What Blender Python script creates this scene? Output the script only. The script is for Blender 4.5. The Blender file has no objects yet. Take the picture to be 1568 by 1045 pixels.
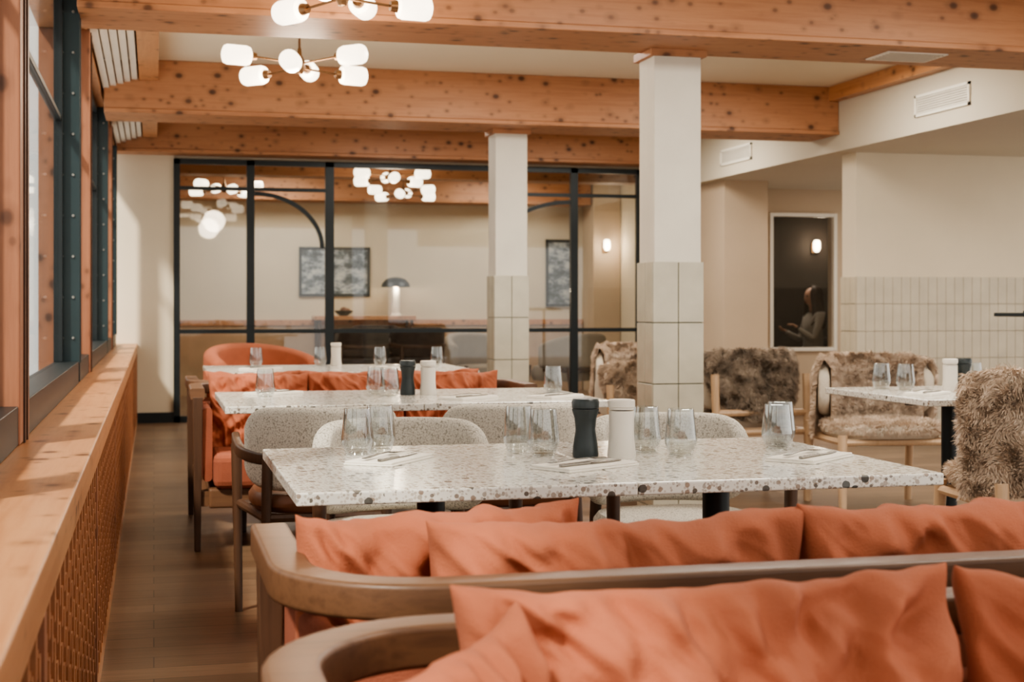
import bpy, bmesh, math, random
from mathutils import Vector, Matrix, noise
random.seed(7)
R=math.radians
def S(r,g,b,a=1.0):
    f=lambda c:(c/255/12.92) if c/255<=0.04045 else ((c/255+0.055)/1.055)**2.4
    return (f(r),f(g),f(b),a)
# ---------------------------------------------------------------- materials
def newmat(name):
    m=bpy.data.materials.new(name); m.use_nodes=True
    nt=m.node_tree; b=nt.nodes['Principled BSDF']
    return m,nt,b
def coords(nt,scale=(1,1,1),rot=(0,0,0)):
    tc=nt.nodes.new('ShaderNodeTexCoord'); mp=nt.nodes.new('ShaderNodeMapping')
    mp.inputs['Scale'].default_value=scale; mp.inputs['Rotation'].default_value=rot
    nt.links.new(tc.outputs['Object'],mp.inputs['Vector']); return mp.outputs['Vector']
def nnoise(nt,vec,scale,detail=4,rough=.55):
    n=nt.nodes.new('ShaderNodeTexNoise'); n.inputs['Scale'].default_value=scale
    n.inputs['Detail'].default_value=detail; n.inputs['Roughness'].default_value=rough
    nt.links.new(vec,n.inputs['Vector']); return n.outputs['Fac']
def ramp(nt,fac,stops):
    r=nt.nodes.new('ShaderNodeValToRGB'); e=r.color_ramp.elements
    while len(e)<len(stops): e.new(.5)
    for i,(p,c) in enumerate(stops): e[i].position=p; e[i].color=c
    nt.links.new(fac,r.inputs['Fac']); return r.outputs['Color']
def mix(nt,fac,a,b,mode='MIX'):
    m=nt.nodes.new('ShaderNodeMix'); m.data_type='RGBA'; m.blend_type=mode
    for s,v in ((0,fac),(6,a),(7,b)):
        if hasattr(v,'is_output'): nt.links.new(v,m.inputs[s])
        else: m.inputs[s].default_value=v
    return m.outputs[2]
def bump(nt,b,h,strength,dist=.01):
    n=nt.nodes.new('ShaderNodeBump'); n.inputs['Strength'].default_value=strength
    n.inputs['Distance'].default_value=dist
    nt.links.new(h,n.inputs['Height']); nt.links.new(n.outputs['Normal'],b.inputs['Normal'])
def pm(name,col,rough=.5,metal=0,var=.12,vscale=4,bs=None,bst=.3,emit=0):
    m,nt,b=newmat(name); v=coords(nt)
    f=nnoise(nt,v,vscale)
    lo=tuple(c*(1-var) for c in col[:3])+(1,); hi=tuple(min(1,c*(1+var)) for c in col[:3])+(1,)
    nt.links.new(ramp(nt,f,[(.3,lo),(.7,hi)]),b.inputs['Base Color'])
    b.inputs['Roughness'].default_value=rough; b.inputs['Metallic'].default_value=metal
    if bs: bump(nt,b,nnoise(nt,v,bs),bst)
    if emit:
        b.inputs['Emission Color'].default_value=(1,.86,.66,1); b.inputs['Emission Strength'].default_value=emit
    return m
def wood(name,c1,c2,cd,axis='X',knots=True,rough=.5,gs=1.0):
    m,nt,b=newmat(name)
    st={'X':(.5,9,9),'Y':(9,.5,9),'Z':(9,9,.5)}[axis]
    v=coords(nt,st); g=nnoise(nt,v,2.2*gs,6,.65)
    col=ramp(nt,g,[(.28,c1),(.5,c2),(.74,c1)])
    big=nnoise(nt,coords(nt,tuple(max(.3,s*.12) for s in st)),2,2)
    col=mix(nt,.35,col,ramp(nt,big,[(.35,c1),(.65,c2)]))
    if knots:
        ks={'X':(.75,1,1),'Y':(1,.75,1),'Z':(1,1,.75)}[axis]
        for sc_,op in ((8.0,.95),(13.5,.62)):
            vo=nt.nodes.new('ShaderNodeTexVoronoi'); vo.inputs['Scale'].default_value=sc_
            nt.links.new(coords(nt,ks),vo.inputs['Vector'])
            k=ramp(nt,vo.outputs['Distance'],[(.0,(op,op,op,1)),(.115,(.78*op,.78*op,.78*op,1)),(.18,(.26*op,.26*op,.26*op,1)),(.33,(0,0,0,1))])
            col=mix(nt,k,col,cd)
    nt.links.new(col,b.inputs['Base Color']); b.inputs['Roughness'].default_value=rough
    bump(nt,b,g,.15,.004)
    return m
M_beam=wood('pine_beam',S(148,97,66),S(180,130,94),S(58,32,20),'X')
M_pineY=wood('pine_ledge',S(164,108,70),S(198,146,104),S(84,48,30),'Y',True,.35)
M_pineZ=wood('pine_post',S(132,84,60),S(160,108,80),S(60,34,22),'Z')
M_lat=wood('pine_lattice',S(144,92,60),S(176,120,82),S(92,44,20),'Y',False)
M_walnut=wood('walnut',S(74,50,36),S(110,79,57),S(20,10,8),'X',False,.44,2)
M_walnutZ=wood('walnut_leg',S(58,39,29),S(86,61,45),S(20,10,8),'Z',False,.45,2)
M_oak=wood('light_oak',S(182,150,118),S(206,176,144),S(20,10,8),'Z',False,.45,2)
M_wall=pm('cream_plaster',S(209,196,173),.85,0,.04,1.5,30,.08)
M_wall2=pm('warm_plaster',S(192,172,149),.85,0,.05,1.5,30,.08)
M_ceil=pm('ceiling_paint',S(226,216,194),.9,0,.03,1)
M_soff=pm('soffit_paint',S(195,185,166),.9,0,.03,1)
M_colp=pm('column_paint',S(213,208,196),.7,0,.05,3,22,.15)
M_tile=pm('glazed_tile',S(188,183,166),.22,0,.10,5,9,.12)
M_tileb=pm('beige_glazed_tile',S(186,175,154),.3,0,.08,6,9,.12)
M_grout=pm('grout',S(108,112,100),.9)
M_groutb=pm('beige_grout',S(154,144,126),.9)
M_black=pm('black_steel',S(35,42,45),.4,.3,.1)
M_green=pm('green_steel',S(40,56,60),.4,.2,.1)
M_bolt=pm('bolt_steel',S(160,160,155),.3,.9,.05)
M_brass=pm('aged_brass',S(120,92,68),.3,.9,.05)
M_globe=pm('opal_glass',S(255,244,224),.3,0,.01,1,None,0,3.0)
M_white=pm('white_enamel',S(228,222,210),.45,0,.03)
M_vent=pm('vent_paint',S(228,222,208),.5,0,.03)
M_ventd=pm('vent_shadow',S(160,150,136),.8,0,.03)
M_dark=pm('dark_ceramic',S(44,52,54),.35,0,.1)
M_mill=pm('white_ceramic',S(216,210,200),.35,0,.03)
M_napkin=pm('linen',S(234,229,219),.9,0,.03,3,200,.2)
M_steel=pm('cutlery_steel',S(150,146,140),.22,1,.03)
M_cush=pm('terracotta_linen',S(168,98,71),.9,0,.10,9,260,.25)
M_seat=pm('terracotta_seat',S(138,76,55),.9,0,.10,9,220,.25)
M_leath=pm('brown_leather',S(112,72,50),.45,0,.12,9,60,.1)
M_cream=pm('cream_fabric',S(206,196,180),.95,0,.05,5,160,.4)
M_taupe=pm('taupe_fabric',S(150,138,124),.95,0,.05,5,160,.4)
M_grey=pm('charcoal_fabric',S(52,42,38),.9,0,.12,6,160,.3)
M_skin=pm('skin',S(208,160,134),.5,0,.03)
M_hair=pm('brown_hair',S(60,38,27),.5,0,.25,30)
M_cloth=pm('grey_knit',S(160,150,140),.9,0,.1,8,80,.3)
M_jeans=pm('dark_denim',S(60,68,84),.9,0,.1,20)
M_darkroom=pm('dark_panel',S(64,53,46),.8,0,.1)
M_wains=pm('tan_wainscot',S(178,150,122),.7,0,.08)
M_glow=pm('lamp_glow',S(255,220,170),.4,0,.02,1,None,0,7)
M_bou,nt,b=newmat('boucle'); v=coords(nt)
vo=nt.nodes.new('ShaderNodeTexVoronoi'); vo.inputs['Scale'].default_value=190; nt.links.new(v,vo.inputs['Vector'])
nt.links.new(ramp(nt,vo.outputs['Distance'],[(.1,S(214,209,198)),(.6,S(188,182,171)),(.95,S(130,125,116))]),b.inputs['Base Color'])
b.inputs['Roughness'].default_value=.95; bump(nt,b,vo.outputs['Distance'],-.6,.005)
M_terr,nt,b=newmat('terrazzo'); v=coords(nt)
def chips(scale,thr,cols,prev,op=1.0,dd=.5):
    vo=nt.nodes.new('ShaderNodeTexVoronoi'); vo.inputs['Scale'].default_value=scale; nt.links.new(v,vo.inputs['Vector'])
    sp=nt.nodes.new('ShaderNodeSeparateColor'); nt.links.new(vo.outputs['Color'],sp.inputs['Color'])
    a=nt.nodes.new('ShaderNodeMath'); a.operation='GREATER_THAN'; a.inputs[1].default_value=thr; nt.links.new(sp.outputs[0],a.inputs[0])
    d=nt.nodes.new('ShaderNodeMath'); d.operation='LESS_THAN'; d.inputs[1].default_value=dd; nt.links.new(vo.outputs['Distance'],d.inputs[0])
    mm=nt.nodes.new('ShaderNodeMath'); mm.operation='MULTIPLY'; nt.links.new(a.outputs[0],mm.inputs[0]); nt.links.new(d.outputs[0],mm.inputs[1])
    m2=nt.nodes.new('ShaderNodeMath'); m2.operation='MULTIPLY'; nt.links.new(mm.outputs[0],m2.inputs[0]); m2.inputs[1].default_value=op
    c=ramp(nt,sp.outputs[1],cols); return mix(nt,m2.outputs[0],prev,c)
base=(S(226,224,217))
c=chips(150,.5,[(0,S(164,155,145)),(.5,S(186,178,168)),(1,S(204,197,188))],base,.9)
c=chips(80,.62,[(0,S(84,82,78)),(.35,S(146,126,110)),(.6,S(168,160,150)),(1,S(106,106,101))],c,.85,.45)
c=chips(42,.86,[(0,S(52,57,58)),(.5,S(106,100,92)),(1,S(78,80,78))],c,.95,.42)
nt.links.new(c,b.inputs['Base Color']); b.inputs['Roughness'].default_value=.14
M_floor,nt,b=newmat('oak_plank_floor'); v=coords(nt)
br=nt.nodes.new('ShaderNodeTexBrick'); nt.links.new(v,br.inputs['Vector'])
br.inputs['Color1'].default_value=S(142,114,90); br.inputs['Color2'].default_value=S(116,91,71); br.inputs['Mortar'].default_value=S(58,44,34)
br.inputs['Scale'].default_value=1; br.inputs['Brick Width'].default_value=1.4; br.inputs['Row Height'].default_value=.14; br.inputs['Mortar Size'].default_value=.002
g=nnoise(nt,coords(nt,(1.2,22,1)),3,6,.7)
nt.links.new(mix(nt,.75,br.outputs['Color'],ramp(nt,g,[(.3,(.42,.42,.42,1)),(.7,(1,1,1,1))]),'MULTIPLY'),b.inputs['Base Color'])
b.inputs['Roughness'].default_value=.36; bump(nt,b,g,.15,.003)
def glassmat(name,tint,lo,hi,pw):
    m=bpy.data.materials.new(name); m.use_nodes=True; nt=m.node_tree; nt.nodes.clear()
    o=nt.nodes.new('ShaderNodeOutputMaterial'); t=nt.nodes.new('ShaderNodeBsdfTransparent'); gl=nt.nodes.new('ShaderNodeBsdfGlossy')
    t.inputs['Color'].default_value=tint; gl.inputs['Roughness'].default_value=.02
    lw=nt.nodes.new('ShaderNodeLayerWeight'); lw.inputs['Blend'].default_value=.5
    p=nt.nodes.new('ShaderNodeMath'); p.operation='POWER'; p.inputs[1].default_value=pw; nt.links.new(lw.outputs['Facing'],p.inputs[0])
    mr=nt.nodes.new('ShaderNodeMapRange'); mr.inputs['To Min'].default_value=lo; mr.inputs['To Max'].default_value=hi; nt.links.new(p.outputs[0],mr.inputs['Value'])
    mx=nt.nodes.new('ShaderNodeMixShader'); nt.links.new(mr.outputs[0],mx.inputs[0]); nt.links.new(t.outputs[0],mx.inputs[1]); nt.links.new(gl.outputs[0],mx.inputs[2])
    nt.links.new(mx.outputs[0],o.inputs[0]); return m
M_pane=glassmat('window_glass',(.95,.96,.95,1),.055,.45,3)
M_tumb=glassmat('tumbler_glass',(.92,.93,.925,1),.10,.85,2)
def furmat(name,a,bb,cc):
    m,nt,b=newmat(name); f=nnoise(nt,coords(nt),10,5,.7)
    nt.links.new(ramp(nt,f,[(.3,a),(.5,bb),(.72,cc)]),b.inputs['Base Color']); b.inputs['Roughness'].default_value=.9; return m
M_fur=furmat('sheepskin_tan',S(162,142,124),S(204,184,164),S(232,216,198))
M_furd=furmat('sheepskin_grey',S(118,106,94),S(160,144,128),S(206,190,172))
M_art,nt,b=newmat('mountain_print')
n1=nnoise(nt,coords(nt,(3,3,5)),1.6,8,.7)
nt.links.new(ramp(nt,n1,[(.36,S(40,50,58)),(.47,S(84,96,104)),(.53,S(150,158,164)),(.62,S(190,192,190))]),b.inputs['Base Color']); b.inputs['Roughness'].default_value=.3

# ---------------------------------------------------------------- mesh helpers
class G:
    def __init__(s): s.v=[]; s.f=[]
    def add(s,v,f):
        o=len(s.v); s.v+= [tuple(p) for p in v]; s.f+=[tuple(i+o for i in q) for q in f]; return s
    def box(s,x0,x1,y0,y1,z0,z1):
        v=[(x,y,z) for z in(z0,z1) for y in(y0,y1) for x in(x0,x1)]
        return s.add(v,[(0,2,3,1),(4,5,7,6),(0,1,5,4),(2,6,7,3),(0,4,6,2),(1,3,7,5)])
    def tube(s,p0,p1,r0,r1=None,n=12,ph=0):
        if r1 is None: r1=r0
        p0=Vector(p0);p1=Vector(p1);d=(p1-p0).normalized()
        a=Vector((1,0,0)) if abs(d.x)<.8 else Vector((0,1,0)); u=d.cross(a).normalized(); w=d.cross(u)
        v=[]
        for p,r in((p0,r0),(p1,r1)):
            for i in range(n):
                t=2*math.pi*i/n+ph; v.append(p+u*r*math.cos(t)+w*r*math.sin(t))
        f=[(i,(i+1)%n,n+(i+1)%n,n+i) for i in range(n)]+[tuple(range(n))[::-1],tuple(range(n,2*n))]
        return s.add(v,f)
    def lathe(s,prof,c=(0,0,0),n=24,ax=None):
        v=[];m=len(prof)
        q=Matrix.Identity(3)
        if ax is not None: q=Vector((0,0,1)).rotation_difference(Vector(ax)).to_matrix()
        for r,z in prof:
            for i in range(n):
                t=2*math.pi*i/n; v.append(Vector(c)+q@Vector((r*math.cos(t),r*math.sin(t),z)))
        f=[(j*n+i,j*n+(i+1)%n,(j+1)*n+(i+1)%n,(j+1)*n+i) for j in range(m-1) for i in range(n)]
        return s.add(v,f)
    def sweep(s,path,prof,cap=True):
        n=len(path); v=[]; P=[Vector(p) for p in path]
        for i,p in enumerate(P):
            t=(P[min(i+1,n-1)]-P[max(i-1,0)]); t.z=0; t.normalize(); nn=Vector((-t.y,t.x,0))
            pr=prof(i/(n-1)) if callable(prof) else prof
            for a,z in pr: v.append(p+nn*a+Vector((0,0,z)))
        m=len(pr)
        f=[(i*m+j,i*m+(j+1)%m,(i+1)*m+(j+1)%m,(i+1)*m+j) for i in range(n-1) for j in range(m)]
        if cap: f+=[tuple(range(m))[::-1],tuple(range((n-1)*m,n*m))]
        return s.add(v,f)
    def ell(s,c,r,nu=16,nv=10):
        v=[];
        for j in range(nv+1):
            ph=math.pi*j/nv
            for i in range(nu):
                t=2*math.pi*i/nu; v.append((c[0]+r[0]*math.sin(ph)*math.cos(t),c[1]+r[1]*math.sin(ph)*math.sin(t),c[2]+r[2]*math.cos(ph)))
        f=[(j*nu+i,(j+1)*nu+i,(j+1)*nu+(i+1)%nu,j*nu+(i+1)%nu) for j in range(nv) for i in range(nu)]
        return s.add(v,f)
    def make(s,name,mat,parent=None,smooth=False,bevel=0,sub=0,weld=False):
        me=bpy.data.meshes.new(name); me.from_pydata(s.v,[],s.f); me.update()
        bm=bmesh.new(); bm.from_mesh(me)
        if weld: bmesh.ops.remove_doubles(bm,verts=bm.verts,dist=1e-5)
        bmesh.ops.recalc_face_normals(bm,faces=bm.faces); bm.to_mesh(me); bm.free()
        me.materials.append(mat)
        if smooth:
            for p in me.polygons: p.use_smooth=True
            me.set_sharp_from_angle(angle=R(40))
        o=bpy.data.objects.new(name,me); bpy.context.collection.objects.link(o)
        if parent: o.parent=parent
        if bevel:
            md=o.modifiers.new('bevel','BEVEL'); md.width=bevel; md.segments=3; md.limit_method='ANGLE'
        if sub:
            md=o.modifiers.new('sub','SUBSURF'); md.levels=sub; md.render_levels=sub
        return o
def E(name,loc=(0,0,0),rz=0):
    o=bpy.data.objects.new(name,None); bpy.context.collection.objects.link(o); o.location=loc; o.rotation_euler=(0,0,R(rz)); o.empty_display_size=.1; return o
def dup(root,loc,rz=0,name=None,swap=None,sc=1):
    n=E(name or root.name.split('.')[0],loc,rz); n.scale=(sc,sc,sc)
    for c in root.children:
        k=c.copy(); k.parent=n; bpy.context.collection.objects.link(k)
        if swap and c.active_material and c.active_material.name in swap:
            k.data=c.data.copy(); k.data.materials[0]=swap[c.active_material.name]
    return n
def rr(a,b,r,n=5):
    o=[]
    for cx,cy,t0 in((a-r,b-r,0),(-a+r,b-r,90),(-a+r,-b+r,180),(a-r,-b+r,270)):
        for i in range(n+1):
            t=R(t0+90*i/n); o.append((cx+r*math.cos(t),cy+r*math.sin(t)))
    return o
B=lambda name,*a,mat=None,bevel=0,parent=None: G().box(*a).make(name,mat,parent,False,bevel)

# ---------------------------------------------------------------- room shell
CZ=2.87; ZB=2.49; YW=14.28
B('floor',-.7,9.2,-2,19,-.1,0,mat=M_floor)
B('ceiling',-.10,5.29,-.8,YW,CZ,CZ+.08,mat=M_ceil)
B('ceiling_soffit',5.29,9.2,-.8,YW,2.362,2.95,mat=M_soff)
B('trim_1',5.20,5.289,-.8,10.49,2.755,2.868,mat=M_pineY)
def beam(name,y0,y1,z0,z1=CZ,x0=-.34,x1=5.288):
    r=E(name)
    G().box(x0,x1,y0,y1,z0+.03,z1).make('glulam',M_beam,r,bevel=.006)
    G().box(x0,x1,y0-.012,y1+.012,z0,z0+.03).make('lower_lamella',M_beam,r,bevel=.004)
beam('ceiling_beam',3.2,3.7,ZB); beam('ceiling_beam',6.82,7.33,ZB); beam('ceiling_beam',10.46,10.96,ZB)
beam('ceiling_beam',YW-.28,YW+.02,2.585,CZ,-.34,5.288)
B('trim_2',-.10,.03,-.8,YW-.3,2.72,CZ+.02,mat=M_pineY)
g=G()
for i in range(5): g.box(-.345+i*.048,-.345+i*.048+.040,-.8,YW,2.66+i*.016,2.675+i*.016)
g.box(-.60,-.10,-.8,YW,2.86,2.90)
g.make('ceiling_slats',M_white)
B('wall_north_left',-.60,.19,YW,YW+.12,0,CZ,mat=M_wall)
B('baseboard_north',-.33,.19,YW-.02,YW,0,.10,mat=M_black)
B('wall_north_header',.19,5.41,YW+.02,YW+.12,2.56,CZ,mat=M_wall)
B('wall_north_right',4.95,5.41,YW,YW+.12,0,2.56,mat=M_wall)
B('wall_pier_corner',5.41,5.87,13.12,YW+.12,0,2.362,mat=M_wall2)
g=G(); g.box(5.87,6.30,14.0,14.12,0,2.362).box(7.01,9.2,14.0,14.12,0,2.362).box(6.30,7.01,14.0,14.12,0,.68).box(6.30,7.01,14.0,14.12,2.08,2.362)
g.make('wall_recess',M_wall2)
w=E('window_9'); g=G()
g.box(6.27,6.31,13.96,14.02,.65,2.11).box(7.0,7.04,13.96,14.02,.65,2.11).box(6.31,7.0,13.96,14.02,.65,.69).box(6.31,7.0,13.96,14.02,2.07,2.11)
g.make('frame',M_white,w,bevel=.004); G().box(6.31,7.0,14.03,14.036,.69,2.07).make('pane',M_pane,w)
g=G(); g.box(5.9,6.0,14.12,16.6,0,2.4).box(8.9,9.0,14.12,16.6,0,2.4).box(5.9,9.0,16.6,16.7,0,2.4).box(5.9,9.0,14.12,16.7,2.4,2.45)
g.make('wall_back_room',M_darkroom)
TZ=1.365
def tiles(g,u0,u1,z0,z1,tw,th,place,gap=.005):
    nu=max(1,round((u1-u0)/tw)); tw=(u1-u0)/nu; z=z1; 
    while z>z0+.02:
        zb=max(z0,z-th)
        for i in range(nu):
            place(g,u0+i*tw+gap/2,u0+(i+1)*tw-gap/2,zb+gap/2,z-gap/2)
        z=zb
r=E('wall_east_tiled')
G().box(5.46,9.2,10.5,10.74,0,2.362).make('plaster',M_wall,r)
G().box(5.455,9.2,10.492,10.745,0,TZ-.003).make('grout',M_groutb,r)
g=G(); tiles(g,5.455,9.2,0,TZ,.08,.22,lambda g,a,b,c,d:g.box(a,b,10.484,10.495,c,d),.003)
tiles(g,10.49,10.745,0,TZ,.08,.22,lambda g,a,b,c,d:g.box(5.445,5.456,a,b,c,d)); g.make('tiles',M_tileb,r,bevel=.0015)
def column(x0,x1,y0,y1,name='column'):
    r=E(name)
    G().box(x0,x1,y0,y1,TZ-.02,ZB).make('painted_shaft',M_colp,r,bevel=.006)
    G().box(x0-.004,x1+.004,y0-.004,y1+.004,0,TZ-.003).make('grout_core',M_grout,r)
    g=G(); e=.012
    w=(x1-x0+2*e); d=(y1-y0+2*e)
    tiles(g,x0-e,x1+e,0,TZ,w/2.0,.325,lambda g,a,b,c,dd:g.box(a,b,y0-e,y0-.003,c,dd))
    tiles(g,x0-e,x1+e,0,TZ,w/2.0,.325,lambda g,a,b,c,dd:g.box(a,b,y1+.003,y1+e,c,dd))
    tiles(g,y0-.003,y1+.003,0,TZ,d/2,.325,lambda g,a,b,c,dd:g.box(x0-e,x0-.003,a,b,c,dd))
    tiles(g,y0-.003,y1+.003,0,TZ,d/2,.325,lambda g,a,b,c,dd:g.box(x1+.003,x1+e,a,b,c,dd))
    g.make('tiles',M_tile,r,bevel=.002)
    e=.025
    G().box(x0-e,x1+e,y0-e,y1+e,ZB-.035,ZB+.01).make('timber_cap',M_beam,r,bevel=.004)
column(2.571,2.836,7.20,7.44); column(2.547,2.80,10.74,10.98)
def vent(name,x,y0,y1,z0,z1):
    r=E(name); g=G(); t=.02
    g.box(x-.015,x,y0,y1,z0,z0+t).box(x-.015,x,y0,y1,z1-t,z1).box(x-.015,x,y0,y0+t,z0,z1).box(x-.015,x,y1-t,y1,z0,z1)
    n=7
    for i in range(n):
        z=z0+t+(z1-z0-2*t)*(i+.5)/n; g.box(x-.012,x-.004,y0+t,y1-t,z-.004,z+.004)
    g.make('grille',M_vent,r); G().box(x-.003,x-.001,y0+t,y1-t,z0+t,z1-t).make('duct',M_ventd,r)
vent('air_vent',5.29,8.56,9.27,2.475,2.63); vent('air_vent',5.29,12.17,12.9,2.47,2.62)
r=E('ceiling_air_vent'); g=G().box(3.80,4.16,6.95,7.2,ZB-.008,ZB); g.make('plate',M_vent,r,bevel=.002)
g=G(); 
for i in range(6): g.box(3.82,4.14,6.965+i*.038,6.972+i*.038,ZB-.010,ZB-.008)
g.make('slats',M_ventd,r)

# ---------------------------------------------------------------- left window wall
B('wall_west',-.60,-.42,-.8,YW,0,.76,mat=M_wall)
B('wall_west_header',-.60,-.36,-.8,YW,2.62,CZ,mat=M_pineY)
for k,y in enumerate((-.1,4.05,8.2,12.4)):
    r=E('trim_%d'%(10+k))  # timber post of the window wall
    G().box(-.60,-.335,y-.14,y+.14,.768,2.62).make('timber_post',M_pineZ,r,bevel=.006)
    G().box(-.335,-.33,y-.05,y-.035,.768,2.62).box(-.335,-.33,y+.035,y+.05,.768,2.62).make('bead',M_walnutZ,r)
for k,y in enumerate((2.85,7.05,11.25,13.9)):
    r=E('trim_%d'%(20+k))  # steel mullion post between the window bays
    G().box(-.44,-.36,y-.05,y+.05,.86,2.62).box(-.44,-.335,y-.06,y-.045,.86,2.62).box(-.44,-.335,y+.045,y+.06,.86,2.62).make('steel_channel',M_green,r,bevel=.002)
    g=G()
    for i in range(9):
        for x in(-.415,-.365): g.tube((x,y-.06,.98+i*.19),(x,y-.067,.98+i*.19),.008,.006,8)
    g.make('bolts',M_bolt,r)
seg=[(-.0,2.79),(2.91,3.91),(4.19,6.99),(7.11,8.06),(8.34,11.19),(11.31,12.26),(12.54,13.84)]
for i,(a,b_) in enumerate(seg):
    r=E('window_%d'%(i+1)); g=G()
    g.box(-.45,-.34,a,b_,.768,.87).box(-.45,-.41,a,b_,2.57,2.62).box(-.45,-.41,a,a+.04,.87,2.57).box(-.45,-.41,b_-.04,b_,.87,2.57).box(-.445,-.415,a,b_,1.985,2.01)
    g.make('frame',M_black,r,bevel=.003)
    G().box(-.432,-.427,a+.04,b_-.04,.87,1.985).box(-.432,-.427,a+.04,b_-.04,2.01,2.57).make('panes',M_pane,r)
r=E('radiator_cover'); 
G().box(-.50,-.15,.2,YW-.01,.725,.767).make('ledge_top',M_pineY,r,bevel=.006)
G().box(-.180,-.156,.2,YW-.01,.675,.725).box(-.180,-.156,.2,YW-.01,0,.06).make('rails',M_pineY,r)
g=G()
for i in range(0,8): g.box(-.181,-.155,.2+i*2.0,.25+i*2.0,.06,.675)
g.make('stiles',M_pineZ,r)
G().box(-.27,-.26,.2,YW-.01,0,.725).make('backing',M_walnutZ,r)
g=G(); pz=.051; py=.13; nr=12
for j in range(nr+1):
    z=.06+j*pz; g.box(-.174,-.163,.2,YW-.01,z-.008,z+.008)
for j in range(nr):
    z0=.06+j*pz; y=.2+(py/2 if j%2 else 0)
    while y<YW-.05:
        g.box(-.170,-.157,y-.013,y+.013,z0-.010,z0+pz+.010); y+=py
g.make('lattice',M_lat,r)

# ---------------------------------------------------------------- glass partition
r=E('glass_partition'); Y0,Y1=YW-.03,YW+.03; g=G(); ZT=2.555
g.box(.19,4.95,Y0,Y1,ZT-.05,ZT).box(.19,4.95,Y0,Y1,0,.06)
for x,wd in((.215,.06),(.919,.075),(1.692,.085),(3.35,.05),(4.22,.075),(4.925,.05)): g.box(x-wd/2,x+wd/2,Y0,Y1,0,ZT)
for a,b_ in((.24,.88),(.96,1.65),(1.73,3.33),(3.38,4.18),(4.26,4.9)):
    if not(a==1.73): g.box(a,b_,Y0+.005,Y1-.005,2.255,2.29)
    g.box(a,b_,Y0+.005,Y1-.005,.86,.90)
def arc(cx,cz,rx,rz,a0,a1,n=24):
    for i in range(n):
        t0=R(a0+(a1-a0)*i/n); t1=R(a0+(a1-a0)*(i+1)/n)
        p=lambda t,k:(cx+(rx+k)*math.cos(t),cz+(rz+k)*math.sin(t))
        q=[p(t0,-.02),p(t0,.02),p(t1,.02),p(t1,-.02)]
        v=[(x,Y0+.01,z) for x,z in q]+[(x,Y1-.01,z) for x,z in q]
        g.add(v,[(0,1,2,3),(4,7,6,5),(0,4,5,1),(1,5,6,2),(2,6,7,3),(3,7,4,0)])
arc(.96,1.70,.66,.53,0,90); arc(4.18,1.70,.78,.5,90,180)
g.make('steel_frame',M_black,r)
g=G()
for a,b_ in((.245,.88),(.957,1.65),(1.735,3.325),(3.375,4.18),(4.258,4.9)): g.box(a,b_,YW-.003,YW+.003,.06,ZT-.05)
g.make('panes',M_pane,r)
# ---------------------------------------------------------------- far room
B('wall_lounge_north',-.6,6.1,18.6,18.7,0,CZ,mat=M_wall)
B('wall_lounge_east',6.0,6.1,16.72,18.6,0,CZ,mat=M_wall)
B('wall_lounge_partition',5.87,5.9,14.4,16.8,0,CZ,mat=M_wall)
B('wall_lounge_west',-.7,-.6,14.4,18.7,0,CZ,mat=M_wall)
B('wall_lounge_pier',5.62,5.99,18.1,18.6,0,CZ,mat=M_wall2)
B('ceiling_lounge',-.6,6.1,14.4,18.7,CZ,CZ+.08,mat=M_ceil)
beam('ceiling_beam',15.9,16.2,2.56,CZ,-.6,5.86); beam('ceiling_beam',18.15,18.55,2.46,CZ,-.6,5.6)
B('baseboard_lounge',-.6,5.6,18.55,18.6,.0,.88,mat=M_wains)
B('trim_3',-.6,5.6,18.53,18.6,.88,.95,mat=M_pineY)
def picture(x0,x1,z0,z1,y):
    r=E('framed_picture'); g=G(); t=.035
    g.box(x0,x1,y-.03,y,z0,z0+t).box(x0,x1,y-.03,y,z1-t,z1).box(x0,x0+t,y-.03,y,z0,z1).box(x1-t,x1,y-.03,y,z0,z1)
    g.make('frame',M_black,r,bevel=.003); G().box(x0+t,x1-t,y-.015,y-.005,z0+t,z1-t).make('print',M_art,r)
picture(1.81,2.73,1.25,1.89,18.598); picture(5.1,5.5,1.12,2.02,18.598)
r=E('console_table')
G().box(1.97,3.25,18.09,18.52,.95,1.0).make('top',M_pineY,r,bevel=.004)
G().box(2.02,3.2,18.13,18.5,.20,.23).make('lower_shelf',M_pineY,r,bevel=.004)
g=G()
for x in(2.02,3.20):
    for y in(18.13,18.48): g.tube((x,y,0),(x,y,.955),.018,.024)
g.make('legs',M_walnutZ,r)
r=E('table_lamp',(3.02,18.3,1.0)); G().lathe([(.0,0),(.07,0),(.07,.02),(.055,.03),(.055,.36),(0,.36)]).make('base',M_white,r,True)
G().lathe([(.0,.50),(.06,.495),(.13,.47),(.175,.42),(.19,.37),(.18,.37),(.16,.41),(.1,.46),(0,.47)]).make('shade',M_black,r,True)
G().ell((0,0,.40),(.05,.05,.04)).make('bulb',M_glow,r,True)
r=E('fruit_bowl',(2.35,18.3,1.0)); G().lathe([(0,0),(.05,0),(.11,.05),(.12,.07),(.1,.06),(.045,.015),(0,.015)]).make('bowl',M_dark,r,True)
G().ell((.0,0,.07),(.05,.05,.045)).ell((.05,.02,.065),(.04,.04,.035)).make('fruit',M_leath,r,True)
def sconce(x,y,z,rz=0):
    r=E('wall_sconce',(x,y,z),rz); G().box(-.04,.04,-.02,0,-.07,.07).make('plate',M_brass,r,bevel=.004)
    G().tube((0,-.02,-.03),(0,-.08,-.03),.008).make('arm',M_brass,r)
    G().lathe([(0,-.05),(.03,-.04),(.045,0),(.045,.07),(.03,.10),(0,.105)],(0,-.08,.0)).make('shade',M_glow,r,True)
sconce(5.78,18.1,1.90); sconce(8.05,16.6,1.85)

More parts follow.
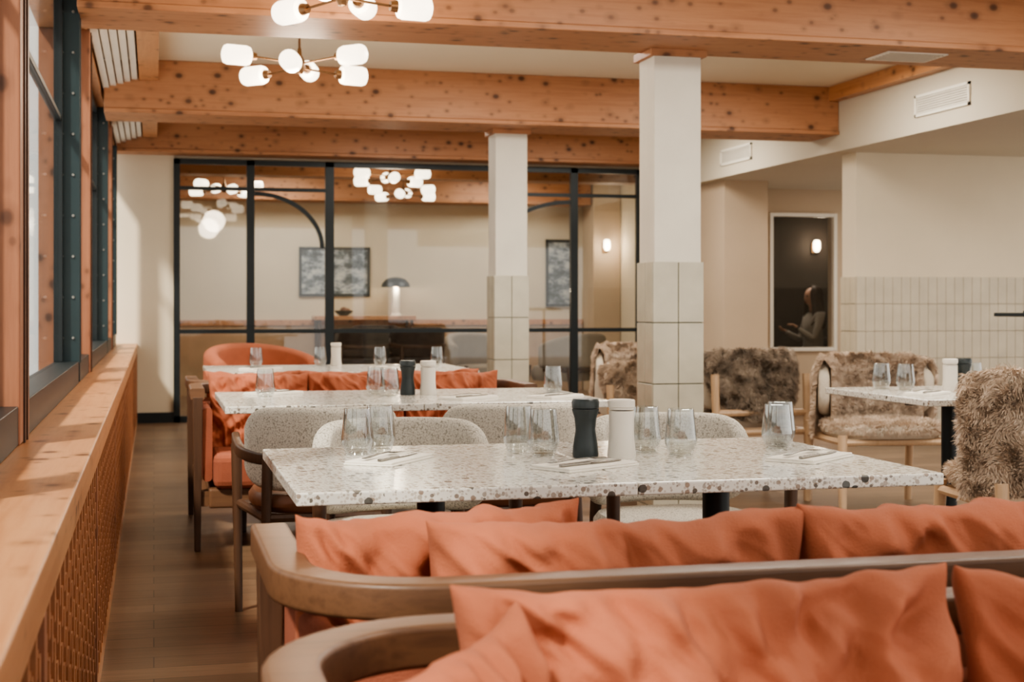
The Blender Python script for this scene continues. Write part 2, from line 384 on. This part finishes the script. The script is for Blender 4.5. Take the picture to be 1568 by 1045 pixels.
# ---------------------------------------------------------------- chandeliers
def chandelier():
    r=E('chandelier'); g=G()
    g.tube((0,0,0),(0,0,CZ-2.50-.02),.007).lathe([(0,CZ-2.5-.03),(.06,CZ-2.5-.03),(.06,CZ-2.5),(0,CZ-2.5)])
    g.lathe([(0,-.05),(.018,-.045),(.03,-.02),(.03,.03),(.014,.06),(.01,.1)])
    sh=G()
    for i in range(6):
        t=R(60*i+8); zz=.03 if i%2 else -.03; d=Vector((math.cos(t),math.sin(t),0)); rad=.27 if i%2 else .23
        p=d*rad+Vector((0,0,zz)); g.tube((0,0,zz*.4),p,.006); g.tube(p-d*.01,p+d*.025,.022,.03)
        prof=[(0,0),(.035,.002),(.050,.010),(.056,.028),(.056,.138),(.05,.154),(.034,.162),(0,.164)]
        sh.lathe(prof,p+d*.02,20,d)
    g.make('brass_frame',M_brass,r,True); sh.make('opal_shades',M_globe,r,True); return r
c0=chandelier(); c0.location=(.807,6.33,2.5)
dup(c0,(.807,8.25,2.5),8)
dup(c0,(2.45,15.2,2.5),20); dup(c0,(.80,17.1,2.5),35); dup(c0,(2.95,17.3,2.5),5)  # leftmost copy added to stand in for chandelier reflections in the glass
# ---------------------------------------------------------------- tables
def table(x0,x1,y0,y1,seam=True,peds=((.25,.5),(.75,.5))):
    r=E('dining_table'); g=G(); xm=(x0+x1)/2
    if seam:
        g.box(x0,xm-.0015,y0,y1,.722,.75); g.box(xm+.0015,x1,y0,y1,.722,.75)
    else: g.box(x0,x1,y0,y1,.722,.75)
    g.make('terrazzo_top',M_terr,r,bevel=.004)
    g=G()
    for a,b_ in peds:
        x=x0+(x1-x0)*a; y=y0+(y1-y0)*b_
        g.tube((x,y,.012),(x,y,.70),.034,.034,20).lathe([(0,0),(.23,0),(.23,.008),(.05,.02),(.036,.04)],(x,y,0),32).box(x-.2,x+.2,y-.03,y+.03,.695,.722).box(x-.03,x+.03,y-.25,y+.25,.695,.722)
    g.make('pedestals',M_black,r,True)
    return r
table(.28,1.743,2.93,3.86); table(.26,1.78,5.5,6.45); table(.30,1.86,8.25,9.3)
table(3.03,3.77,5.22,6.13,False,((.5,.5),)); table(2.95,3.7,8.45,9.2,False,((.5,.5),))
table(2.3,3.0,16.35,17.0,False,((.5,.5),))

def tumbler():
    r=E('tumbler'); p=[(0,.006),(.026,.006),(.029,.0),(.031,.004),(.0405,.030),(.0415,.042),(.033,.118),(.0318,.1185)]
    p+= [(.0400,.042),(.0390,.031),(.029,.012),(0,.012)]
    G().lathe(p,n=32).make('tumbler_body',M_tumb,r,True); return r
tb=tumbler(); tb.location=(.505,3.66,.75)
Z=.75
for x,y in((.575,3.74),(.96,3.52),(.925,3.64),(1.24,3.54),(1.30,3.44),(1.61,3.54),(1.665,3.64),
    (.45,6.05),(.92,6.1),(.96,5.97),(1.68,6.0),(.62,9.1),(1.02,9.1),(1.40,9.1),(1.76,9.05),
    (3.22,5.95),(3.28,5.84),(3.66,5.9),(3.42,8.9),(2.5,16.6),(2.8,16.7)): dup(tb,(x,y,Z))
r=E('pepper_mill',(1.05,3.45,Z)); G().lathe([(0,0),(.031,0),(.033,.008),(.031,.03),(.025,.07),(.028,.10),(.034,.118),(.034,.122),(.0,.122)],n=28).make('body',M_dark,r,True)
G().lathe([(0,.122),(.034,.124),(.035,.14),(.031,.147),(0,.148)],n=28).make('cap',M_dark,r,True); pep=r
r=E('salt_mill',(1.135,3.42,Z)); G().lathe([(0,0),(.035,0),(.036,.006),(.031,.06),(.032,.118),(0,.12)],n=28).make('body',M_mill,r,True)
G().lathe([(0,.12),(.031,.121),(.031,.126),(.034,.128),(.034,.143),(.031,.146),(0,.147)],n=28).make('cap',M_mill,r,True); sal=r
for x,y in((1.05,6.05),(3.50,5.72),(3.20,8.75)): dup(pep,(x,y,Z))
for x,y in((1.135,6.03),(1.12,9.1),(3.42,5.70),(3.12,8.75)): dup(sal,(x,y,Z))
def fork():
    r=E('fork'); g=G()
    path=[(y,w) for y,w in((-.10,.006),(-.08,.0065),(-.02,.003),(.03,.0028),(.045,.010),(.06,.0125))]
    v=[];n=len(path)
    for i,(y,w) in enumerate(path):
        z=.002+(.006 if 1<i<4 else .003)
        v+=[(-w,y,z),(w,y,z),(w,y,z+.002),(-w,y,z+.002)]
    f=[(i*4+j,i*4+(j+1)%4,i*4+4+(j+1)%4,i*4+4+j) for i in range(n-1) for j in range(4)]+[(3,2,1,0),(n*4-4,n*4-3,n*4-2,n*4-1)]
    g.add(v,f)
    for k in range(4):
        x=-.0115+k*.0077; g.tube((x,.058,.006),(x,.10,.004),.0016,.0009,6)
    g.make('fork_body',M_steel,r,True); return r
def knife():
    r=E('table_knife'); g=G(); g.box(-.005,.005,-.11,-.01,.001,.007)
    v=[(-.006,-.01,.001),(.007,-.01,.001),(.0095,.04,.001),(.005,.095,.001),(-.006,.10,.001)]
    v+= [(x,y,.004) for x,y,z in v]; g.add(v,[(0,1,2,3,4),(9,8,7,6,5)]+[(i,(i+1)%5,5+(i+1)%5,5+i) for i in range(5)])
    g.make('blade_and_handle',M_steel,r,bevel=.0012); return r
def napkin():
    r=E('folded_napkin'); G().box(-.065,.065,-.12,.12,0,.005).box(-.063,.061,-.117,.119,.005,.010).make('cloth',M_napkin,r,bevel=.002); return r
nk=napkin(); fk=fork(); kn=knife()
places=[(.56,3.48,-35),(.985,3.24,-60),(1.58,3.28,-50),(.50,6.25,-50),(1.25,5.75,-50),(1.62,5.75,-50),(.62,8.7,-50),(1.45,8.75,-50),(3.22,5.55,-50),(3.42,8.62,-40)]
for i,(x,y,a) in enumerate(places):
    for o,dx in((nk,0),(fk,-.02),(kn,.025)):
        zz=Z if o is nk else Z+.010
        q=R(a); L=(x+dx*math.cos(q),y+dx*math.sin(q),zz)
        if i==0: o.location=L; o.rotation_euler=(0,0,q)
        else: dup(o,L,a)
# ---------------------------------------------------------------- sofa
def upath(W,D,rad,z,inset=0,n=10):
    x=W/2-inset; p=[(-x,D,z)]; p.append((-x,D*.6+rad*.4,z)); rad=rad-inset*.5; y0=inset
    for i in range(n+1):
        t=R(180+90*i/n); p.append((-x+rad+rad*math.cos(t),y0+rad+rad*math.sin(t),z))
    for k in range(1,6): p.append((-x+rad+(2*x-2*rad)*k/6,y0,z))
    for i in range(n+1):
        t=R(270+90*i/n); p.append((x-rad+rad*math.cos(t),y0+rad+rad*math.sin(t),z))
    p.append((x,D*.6+rad*.4,z)); p.append((x,D,z)); return p
def sofa(W=1.58,D=.58):
    r=E('banquette_sofa')
    G().sweep(upath(W,D,.20,.725),rr(.032,.026,.008)).make('top_rail',M_walnut,r,True)
    G().sweep(upath(W,D-.02,.19,.49,.045),rr(.022,.17,.02)).make('upholstered_shell',M_seat,r,True)
    G().sweep(upath(W,D-.02,.19,.24,.03),rr(.022,.035,.008)).make('base_frame',M_walnut,r,True)
    g=G()
    for sx in(-1,1):
        x=sx*(W/2); g.tube((x,D-.02,0),(x,D-.02,.71),.020,.032,4,R(45))
        x=sx*(W/2-.24); g.tube((x,.03,0),(x,.0,.71),.020,.034,4,R(45))
    g.make('legs',M_walnutZ,r,bevel=.004)
    g=G(); 
    for a,b_ in((-W/2+.07,-.004),(.004,W/2-.07)): g.box(a,b_,.09,.64,.29,.45)
    g.make('seat_cushions',M_seat,r,bevel=.035)
    G().box(-W/2+.05,W/2-.05,.05,.60,.20,.29).make('seat_frame',M_walnut,r,bevel=.01)
    return r
s2=sofa(); s2.location=(.985,1.95,0)
dup(s2,(.93,1.71,0),180)
dup(s2,(.985,7.32,0),180)
dup(s2,(.985,7.40,0),0)
def cushion(w,h,t,loc,rot,seed,mat=M_cush,amp=.026):
    nu,nv=88,60; v=[];f=[]
    for side in(1,-1):
        for j in range(nv+1):
            for i in range(nu+1):
                u=-1+2*i/nu; q=-1+2*j/nv
                e=max(0,(1-u*u)*(1-q*q)); th=t/2*e**.38
                x=w/2*u*(1-.06*(1-q*q)); z=h/2*q*(1-.03*(1-u*u))
                if q>0: z-=.012*q*(1-u**6)+.016*q*noise.noise(Vector((u*2.2,seed,3)))
                env=min(1,e*5)**.6
                wx=u+.2*noise.noise(Vector((u*1.2,q*1.2,seed+20)))
                fan=(wx*(1.0-.35*q)); n1=noise.noise(Vector((fan*4.6+q*1.1,q*.45,seed*3.1+side)))
                n2=noise.noise(Vector(((wx*.9-q*1.0)*2.6,(u+q)*.35,seed*1.7+side*5)))
                n3=noise.noise(Vector((wx*9,q*.7,seed*2.3+side*3)))
                n4=noise.noise(Vector(((wx+q*.7)*6.5,(q-u)*1.1,seed*4.3+side*2)))
                r1=max(0,1-abs(n1)*3.2); r1=r1*r1*(3-2*r1)
                r4=max(0,1-abs(n4)*4.5); r4=r4*r4
                th+=amp*env*(.9*r1+1.6*n2+.30*r4-.3)+amp*.7*env*n3*2*max(0,q)**1.5
                z+=.005*noise.noise(Vector((u*7,q*3,seed+9)))
                v.append((x,side*th if e>0 else 0,z))
        o=0 if side==1 else (nu+1)*(nv+1)
        for j in range(nv):
            for i in range(nu):
                a=o+j*(nu+1)+i; f.append((a,a+1,a+nu+2,a+nu+1))
    ob=G().add(v,f).make('scatter_cushion',mat,None,False,0,1,True)
    for p in ob.data.polygons: p.use_smooth=True
    ob.location=loc; ob.rotation_euler=tuple(R(a) for a in rot)
    return ob
cushion(.50,.40,.16,(.445,2.30,.615),(10,0,12),1)
cushion(.62,.41,.18,(.70,2.14,.612),(9,0,0),2)
cushion(.60,.41,.18,(1.29,2.14,.617),(9,0,0),3)
cushion(.62,.42,.18,(.625,1.53,.618),(-9,0,0),4,amp=.030)
cushion(.52,.42,.18,(1.20,1.53,.613),(-9,0,0),5,amp=.030)
cushion(.38,.38,.13,(.262,1.335,.605),(-8,-10,38),6,amp=.022)
for x,sd in((.5,7),(.98,8),(1.46,9)): cushion(.5,.38,.15,(x,7.12,.62),(-9,0,0),sd)
for x,sd in((.5,10),(.98,11),(1.46,12)): cushion(.5,.38,.15,(x,7.62,.61),(9,0,0),sd)
# ---------------------------------------------------------------- boucle chair
def arcpath(cx,cy,r,a0,a1,z,n=28,ry=None):
    ry=ry or r
    return [(cx+r*math.cos(R(a0+(a1-a0)*i/n)),cy+ry*math.sin(R(a0+(a1-a0)*i/n)),z) for i in range(n+1)]
def softpad(g,w,d,cy,z0,z1,n=36,p=3.2):
    rings=[(.0,z0),(.93,z0),(1,z0+.3*(z1-z0)),(1,z0+.6*(z1-z0)),(.94,z0+.9*(z1-z0)),(.75,z1),(0,z1+.006)]
    v=[]
    for s,z in rings:
        for i in range(n):
            t=2*math.pi*i/n; c,sn=math.cos(t),math.sin(t)
            v.append((s*w/2*math.copysign(abs(c)**(2/p),c),cy+s*d/2*math.copysign(abs(sn)**(2/p),sn),z))
    m=len(rings); g.add(v,[(j*n+i,j*n+(i+1)%n,(j+1)*n+(i+1)%n,(j+1)*n+i) for j in range(m-1) for i in range(n)])
    return g
def chair(mback,mseat,mwood):
    r=E('dining_chair')
    def prof(t):
        k=abs(t*2-1); hh=max(.05,.145*(1-k**7)**.5 if k<1 else .05)
        th=.03 if k<.97 else .02
        return [(a,z) for a,z in rr(th,hh,min(th*.95,.028))]
    G().sweep(arcpath(0,.26,.255,190,350,.635,30,.235),prof).make('back',mback,r,True,sub=1)
    softpad(G(),.50,.47,.27,.415,.485).make('seat',mseat,r,True)
    pth=arcpath(0,.28,.285,180,360,.60,28,.27)
    pth=[(-.285,.50,.64),(-.287,.40,.63)]+[(x,y,.60+.03*min(1,max(0,(y-.1)/.25))) for x,y,z in pth]+[(.287,.40,.63),(.285,.50,.64)]
    G().sweep(pth,rr(.015,.022,.010)).make('arm_rail',mwood,r,True)
    g=G()
    for s in(-1,1):
        g.tube((s*.275,.47,0),(s*.283,.485,.62),.014,.021,10); g.tube((s*.22,.02,0),(s*.20,.07,.60),.013,.020,10)
        g.tube((s*.272,.47,.40),(s*.208,.06,.40),.016,.016,8)
    g.tube((-.27,.47,.40),(.27,.47,.40),.016,None,8).tube((-.21,.06,.40),(.21,.06,.40),.016,None,8)
    g.make('frame',mwood,r,True); return r
c1=chair(M_bou,M_leath,M_walnutZ); c1.location=(.58,4.93,0)
dup(c1,(1.28,4.93,0)); 
dup(c1,(.73,4.50,0),180,swap={'brown_leather':M_bou}); dup(c1,(1.59,4.50,0),180,swap={'brown_leather':M_bou})
sw={'boucle':M_grey,'brown_leather':M_grey}
for x,y,a in((2.18,15.3,0),(2.85,15.35,10),(2.6,17.45,180)): dup(c1,(x,y,0),a,swap=sw,sc=1.15)
wch=dup(c1,(7.46,14.85,0),90,swap=sw)
def tub(mat,W=.92,hb=.40):
    r=E('tub_armchair')
    def prof(t):
        k=abs(t*2-1); hh=hb/2*(1-.35*k**2)
        return [(a,z-(hb/2-hh)) for a,z in rr(.055,hh,.05)]
    G().sweep(arcpath(0,.40,W/2-.06,170,370,.62,32,.36),prof).make('shell',mat,r,True,sub=1)
    softpad(G(),W-.16,.66,.44,.27,.45).make('seat',mat,r,True)
    g=G()
    for s in(-1,1):
        g.tube((s*(W/2-.06),.70,0),(s*(W/2-.08),.66,.45),.016,.024,8); g.tube((s*(W/2-.16),.06,0),(s*(W/2-.18),.14,.45),.016,.024,8)
    g.sweep(arcpath(0,.40,W/2-.05,180,360,.40,20,.36),rr(.015,.02,.008))
    g.make('frame',M_walnutZ,r,True); return r
t1=tub(M_cush); t1.rotation_euler=(0,0,R(215)); t1.location=(.66,12.2,0); t1.scale=(1.2,1.0,1.0)
dup(t1,(3.55,16.6,0),200,swap={'terracotta_linen':M_taupe}); dup(t1,(4.85,15.6,0),30,swap={'terracotta_linen':M_taupe})
# ---------------------------------------------------------------- sheepskin chairs
def furmesh(name,base,count,L,mat,parent,width=.0016):
    me=bpy.data.meshes.new('tmp'); me.from_pydata(base.v,[],base.f); me.update()
    bm=bmesh.new(); bm.from_mesh(me); bmesh.ops.recalc_face_normals(bm,faces=bm.faces); bmesh.ops.triangulate(bm,faces=bm.faces)
    tr=[([v.co.copy() for v in f.verts],f.normal.copy(),f.calc_area()) for f in bm.faces]; bm.free(); bpy.data.meshes.remove(me)
    ws=[t[2] for t in tr]; v=[];f=[]
    rnd=random.Random(5)
    for (P,n,a) in rnd.choices(tr,weights=ws,k=count):
        s,t=rnd.random(),rnd.random()
        if s+t>1: s,t=1-s,1-t
        p=P[0]+(P[1]-P[0])*s+(P[2]-P[0])*t
        cl=noise.noise_vector(p*22); jit=Vector((rnd.gauss(0,.22),rnd.gauss(0,.22),rnd.gauss(0,.22)))
        d=(n*.9+cl*.9+jit+Vector((0,0,-.15))).normalized()
        if d.dot(n)<.15: d=(d+n*.5).normalized()
        l=L*rnd.uniform(.6,1.1); sd=d.cross(Vector((rnd.random()-.5,rnd.random()-.5,rnd.random()-.5))).normalized()*width
        m=p+d*l*.55; tip=p+(d+Vector((0,0,-.25))+cl*.4).normalized()*l
        o=len(v); v+=[p-sd,p+sd,m+sd*.9,m-sd*.9,tip]; f+=[(o,o+1,o+2,o+3),(o+3,o+2,o+4)]
    me=bpy.data.meshes.new(name); me.from_pydata([tuple(q) for q in v],[],f); me.materials.append(mat)
    ob=bpy.data.objects.new(name,me); bpy.context.collection.objects.link(ob); ob.parent=parent
def furchair(mfur,full):
    r=E('sheepskin_chair')
    base=G().sweep(arcpath(0,.30,.27,185,355,.665,30,.25),lambda t:rr(.028,max(.06,.165*(1-abs(2*t-1)**6)**.5),.026))
    base.make('back_shell',M_cream,r,True,sub=1)
    softpad(G(),.54,.50,.31,.41,.48).make('seat',M_cream,r,True)
    g=G(); zt=.72 if not full else .47
    for s in(-1,1):
        g.tube((s*.265,.54,0),(s*.255,.51,.43),.018,.023,10); g.tube((s*.265,-.02,0),(s*(.262 if full else .27),.02,zt),.018,.023,10)
        g.tube((s*.262,.53,.17),(s*.262,.0,.17),.013,None,8); g.tube((s*.255,.51,.39),(s*.262,.01,.39),.018,None,8)
    g.tube((-.25,.51,.39),(.25,.51,.39),.018,None,8).tube((-.262,.01,.39),(.262,.01,.39),.018,None,8).tube((-.262,.28,.17),(.262,.28,.17),.013,None,8)
    if not full: g.tube((-.262,.01,.50),(.262,.01,.50),.020,None,8)
    g.make('frame',M_oak,r,True)
    pel=G(); n=40; rows=16
    for j in range(rows+1):
        s=j/rows
        for i in range(n+1):
            k=-1+2*i/n
            if s<.5:
                q=s/.5; wdt=(.30+.54*min(1,q*1.2)**.9) if not full else (.88+.12*q); zb=.44 if not full else .42; z=zb+(.84-zb)*q-.02*k*k
                if not full and q<.3: z+=.10*k*k*(1-q/.3)
                rad=.297+(.03 if not full else .02)*(1-q)
            else:
                q=(s-.5)/.5; wdt=.90 if not full else 1.0; z=.84-.33*q-.02*k*k; rad=.235
            if j==rows//2: rad=.27; z=.858-.03*abs(k)**4
            t=R(270+84*k*wdt); pel.v.append((rad*math.cos(t),.30+rad*.93*math.sin(t),z))
    for j in range(rows):
        for i in range(n):
            a=j*(n+1)+i; pel.f.append((a,a+1,a+n+2,a+n+1))
    pel.make('hide',mfur,r,True)
    furmesh('pelt_fur',pel,56000,.034,mfur,r)
    sp_=softpad(G(),.53,.49,.32,.44,.49)
    furmesh('seat_fur',sp_,20000,.03,mfur,r)
    return r
f1=furchair(M_furd,False); f1.location=(3.42,7.72,0); f1.scale=(1.06,1.06,1.02)
dup(f1,(2.78,7.80,0),0,swap={'sheepskin_grey':M_fur},sc=.94)
f2=furchair(M_fur,True); f2.location=(3.97,7.60,0); f2.rotation_euler=(0,0,R(172)); f2.scale=(1.14,1.1,1)
o=dup(f2,(3.22,4.50,0),-6); o.scale=(1.10,1.05,1.05)
dup(f2,(3.35,10.05,0),180)
r=E('host_lectern',(5.56,8.2,0)); G().tube((0,0,.02),(0,0,1.06),.02).lathe([(0,0),(.2,0),(.2,.01),(.03,.025)],n=28).make('post',M_black,r,True)
g=G(); g.box(-.22,.22,-.17,.17,1.06,1.085).box(-.22,.22,-.17,-.155,1.085,1.10); g.make('reading_top',M_black,r,bevel=.004)
# ---------------------------------------------------------------- woman seated (in room behind the window)
wr=E('seated_woman',(7.20,14.85,0))
def skinobj(name,pts,edges,mat,sub=2):
    me=bpy.data.meshes.new(name); me.from_pydata([p[:3] for p in pts],edges,[]); me.materials.append(mat)
    o=bpy.data.objects.new(name,me); bpy.context.collection.objects.link(o); o.parent=wr
    m=o.modifiers.new('skin','SKIN'); m.use_smooth_shade=True
    for i,p in enumerate(pts):
        sv=me.skin_vertices[0].data[i]; rr_=p[3]; sv.radius=rr_ if isinstance(rr_,tuple) else (rr_,rr_)
    me.skin_vertices[0].data[0].use_root=True
    s=o.modifiers.new('sub','SUBSURF'); s.levels=sub; s.render_levels=sub; return o
top=[(0,0,.54,(.13,.15)),(-.01,0,.68,(.10,.125)),(-.01,0,.84,(.10,.13)),(0,0,.98,(.09,.14)),(0,0,1.05,(.05,.07)),(-.01,0,1.09,.045),
 (0,.155,1.02,.055),(-.03,.20,.86,.045),(-.07,.215,.75,.040),(-.20,.16,.80,.033),(-.28,.12,.84,.028),
 (0,-.155,1.02,.055),(-.05,-.20,.87,.045),(-.10,-.20,.76,.040),(-.19,-.15,.83,.033),(-.24,-.11,.88,.028)]
skinobj('knit_top',top,[(0,1),(1,2),(2,3),(3,4),(4,5),(3,6),(6,7),(7,8),(8,9),(9,10),(3,11),(11,12),(12,13),(13,14),(14,15)],M_cloth)
leg=[(0,0,.56,(.10,.13))]
ed=[]
for s in(1,-1):
    k=len(leg); leg+=[(-.06,s*.10,.57,.08),(-.24,s*.10,.565,.072),(-.42,s*.10,.54,.058),(-.41,s*.10,.33,.05),(-.38,s*.10,.10,.036)]
    ed+=[(0,k),(k,k+1),(k+1,k+2),(k+2,k+3),(k+3,k+4)]
skinobj('jeans',leg,ed,M_jeans)
g=G()
for s in(1,-1): g.ell((-.44,s*.10,.045),(.12,.042,.045))
g.make('shoes',M_dark,wr,True)
def hand(p,d,side):
    p=Vector(p); d=Vector(d).normalized(); u=Vector((0,side,0)); nrm=d.cross(u).normalized()
    pts=[(*p,.020),(*(p+d*.03),(.026,.014)),(*(p+d*.06),(.030,.012))]; ed=[(0,1),(1,2)]
    for i,l in enumerate((.055,.064,.060,.046)):
        b_=p+d*.065+u*(-.024+.016*i); k=len(pts)
        pts+=[(*b_,.0080),(*(b_+d*l*.5-nrm*.012),.0075),(*(b_+d*l*.75-nrm*.034),.0065)]; ed+=[(2,k),(k,k+1),(k+1,k+2)]
    k=len(pts); b_=p+d*.03-u*.028; pts+=[(*b_,.010),(*(b_+d*.03-u*.018),.009),(*(b_+d*.05-u*.020-nrm*.01),.0075)]; ed+=[(1,k),(k,k+1),(k+1,k+2)]
    skinobj('hand',pts,ed,M_skin,1)
hand((-.285,.118,.845),(-1,-.3,.25),1); hand((-.245,-.105,.89),(-.8,.3,.5),-1)
G().tube((-.005,0,1.06),(-.015,0,1.14),.042,.045,16).make('neck',M_skin,wr,True)
hv=G(); nu,nv=28,22
for j in range(nv+1):
    ph=math.pi*j/nv
    for i in range(nu):
        t=2*math.pi*i/nu; x=math.sin(ph)*math.cos(t); y=math.sin(ph)*math.sin(t); z=math.cos(ph)
        X=x*.092; Yy=y*.073; Zz=z*.112
        if z<0: X*=1-.18*abs(z); Yy*=1-.30*z*z
        if x<-.6 and abs(y)<.22:
            if -.30<z<.12: X-=.020*(1-abs(z+.15)/.2 if abs(z+.15)<.2 else 0)*(1-abs(y)/.22)
            if -.62<z<-.45: X-=.006
        if x<-.6 and .2<abs(y)<.5 and 0<z<.25: X+=.006
        hv.v.append((-.02+X,Yy,1.225+Zz))
hv.f=[(j*nu+i,(j+1)*nu+i,(j+1)*nu+(i+1)%nu,j*nu+(i+1)%nu) for j in range(nv) for i in range(nu)]
hv.make('head',M_skin,wr,True,sub=1)
g=G()
for s in(1,-1): g.ell((-.094,s*.03,1.237),(.010,.013,.008))
g.make('eyes',M_dark,wr,True)
G().ell((-.098,0,1.172),(.010,.024,.007)).make('mouth',M_cush,wr,True)
g=G()
for s in(1,-1): g.ell((-.01,s*.073,1.222),(.016,.008,.03))
g.make('ears',M_skin,wr,True)
g=G(); hv=[]
for j in range(21):
    q=j/20
    for i in range(24):
        t=R(-125+250*i/23)
        if q<.4:
            ph=q/.4*math.pi/2; rx=.108*math.sin(ph); ry=.088*math.sin(ph); z=1.235+.118*math.cos(ph)
        else:
            k=(q-.4)/.6; rx=.108+.015*k; ry=.088+.035*math.sin(k*2.4); z=1.235-.36*k
        wv=.006*math.sin(i*2.1+q*6)
        hv.append((-.012+(rx+wv)*math.cos(t)+(.02*((q-.4)/.6) if q>.4 else 0),(ry+wv)*math.sin(t),z))
g.add(hv,[(j*24+i,(j+1)*24+i,(j+1)*24+i+1,j*24+i+1) for j in range(20) for i in range(23)])
o=g.make('long_hair',M_hair,wr,True); md=o.modifiers.new('s','SOLIDIFY'); md.thickness=.02; md.offset=0

# ---------------------------------------------------------------- lights
def area(name,loc,size,power,col=(1,.9,.78),rot=(0,0,0)):
    l=bpy.data.lights.new(name,'AREA'); l.energy=power; l.color=col; l.size=size
    o=bpy.data.objects.new(name,l); bpy.context.collection.objects.link(o); o.location=loc; o.rotation_euler=rot
def pt(name,loc,power,col=(1,.82,.62),r=.15):
    l=bpy.data.lights.new(name,'POINT'); l.energy=power; l.color=col; l.shadow_soft_size=r
    o=bpy.data.objects.new(name,l); bpy.context.collection.objects.link(o); o.location=loc
WC=(1,.93,.82)
for i,(x,y) in enumerate(((2.4,2.2),(2.4,5.3),(2.4,8.9),(2.4,12.4),(4.3,5.3),(4.3,8.9),(4.3,12.3))):
    area('ceiling_downlight',(x,y,2.83),.8,42 if y>3 else 36,WC)  # unseen area lights added below the ceiling to brighten the room
for x,y in((1.5,17.3),(4.3,17.3)): area('lounge_downlight',(x,y,2.8),.8,30,WC)  # added fill for the lounge, no fixtures behind it
area('soffit_downlight',(7.0,8.6,2.34),1.2,24,WC); area('recess_downlight',(7.0,12.4,2.34),.8,18,(1,.88,.74))  # added fill under the soffit and in the recess, no real fittings
area('back_room_downlight',(6.9,15.2,2.38),.5,12,(1,.88,.74))  # unseen fill added so the woman shows behind the window
pt('chandelier_glow',(.807,6.33,2.30),16); pt('chandelier_glow',(.807,8.25,2.30),20); pt('chandelier_glow',(2.45,15.2,2.25),12)
pt('lamp_glow_light',(3.02,18.2,1.36),4,r=.05); pt('sconce_light',(5.78,17.95,1.9),5,r=.05); pt('sconce_light',(8.05,16.4,1.9),4,r=.05)
sun=bpy.data.lights.new('sun','SUN'); sun.energy=6.0; sun.angle=R(5); sun.color=(1,.92,.80)
so=bpy.data.objects.new('sun',sun); bpy.context.collection.objects.link(so); so.rotation_euler=Vector((.46,.5,-.72)).to_track_quat('-Z','Y').to_euler()
w=bpy.data.worlds.new('World'); bpy.context.scene.world=w; w.use_nodes=True
w.node_tree.nodes['Background'].inputs[0].default_value=(1,.96,.90,1); w.node_tree.nodes['Background'].inputs[1].default_value=1.4
# ---------------------------------------------------------------- camera
cam=bpy.data.cameras.new('camera'); co=bpy.data.objects.new('camera',cam); bpy.context.collection.objects.link(co)
co.location=(0,0,1.13); co.rotation_euler=(R(90),0,R(-14)); cam.lens=50.5; cam.sensor_width=36; cam.shift_y=-.0344
cam.dof.use_dof=True; cam.dof.focus_distance=3.7; cam.dof.aperture_fstop=6.3; cam.clip_start=.05
sc=bpy.context.scene; sc.camera=co
sc.view_settings.view_transform='AgX'
try: sc.view_settings.look='AgX - Medium High Contrast'
except Exception: pass
sc.view_settings.exposure=0.3
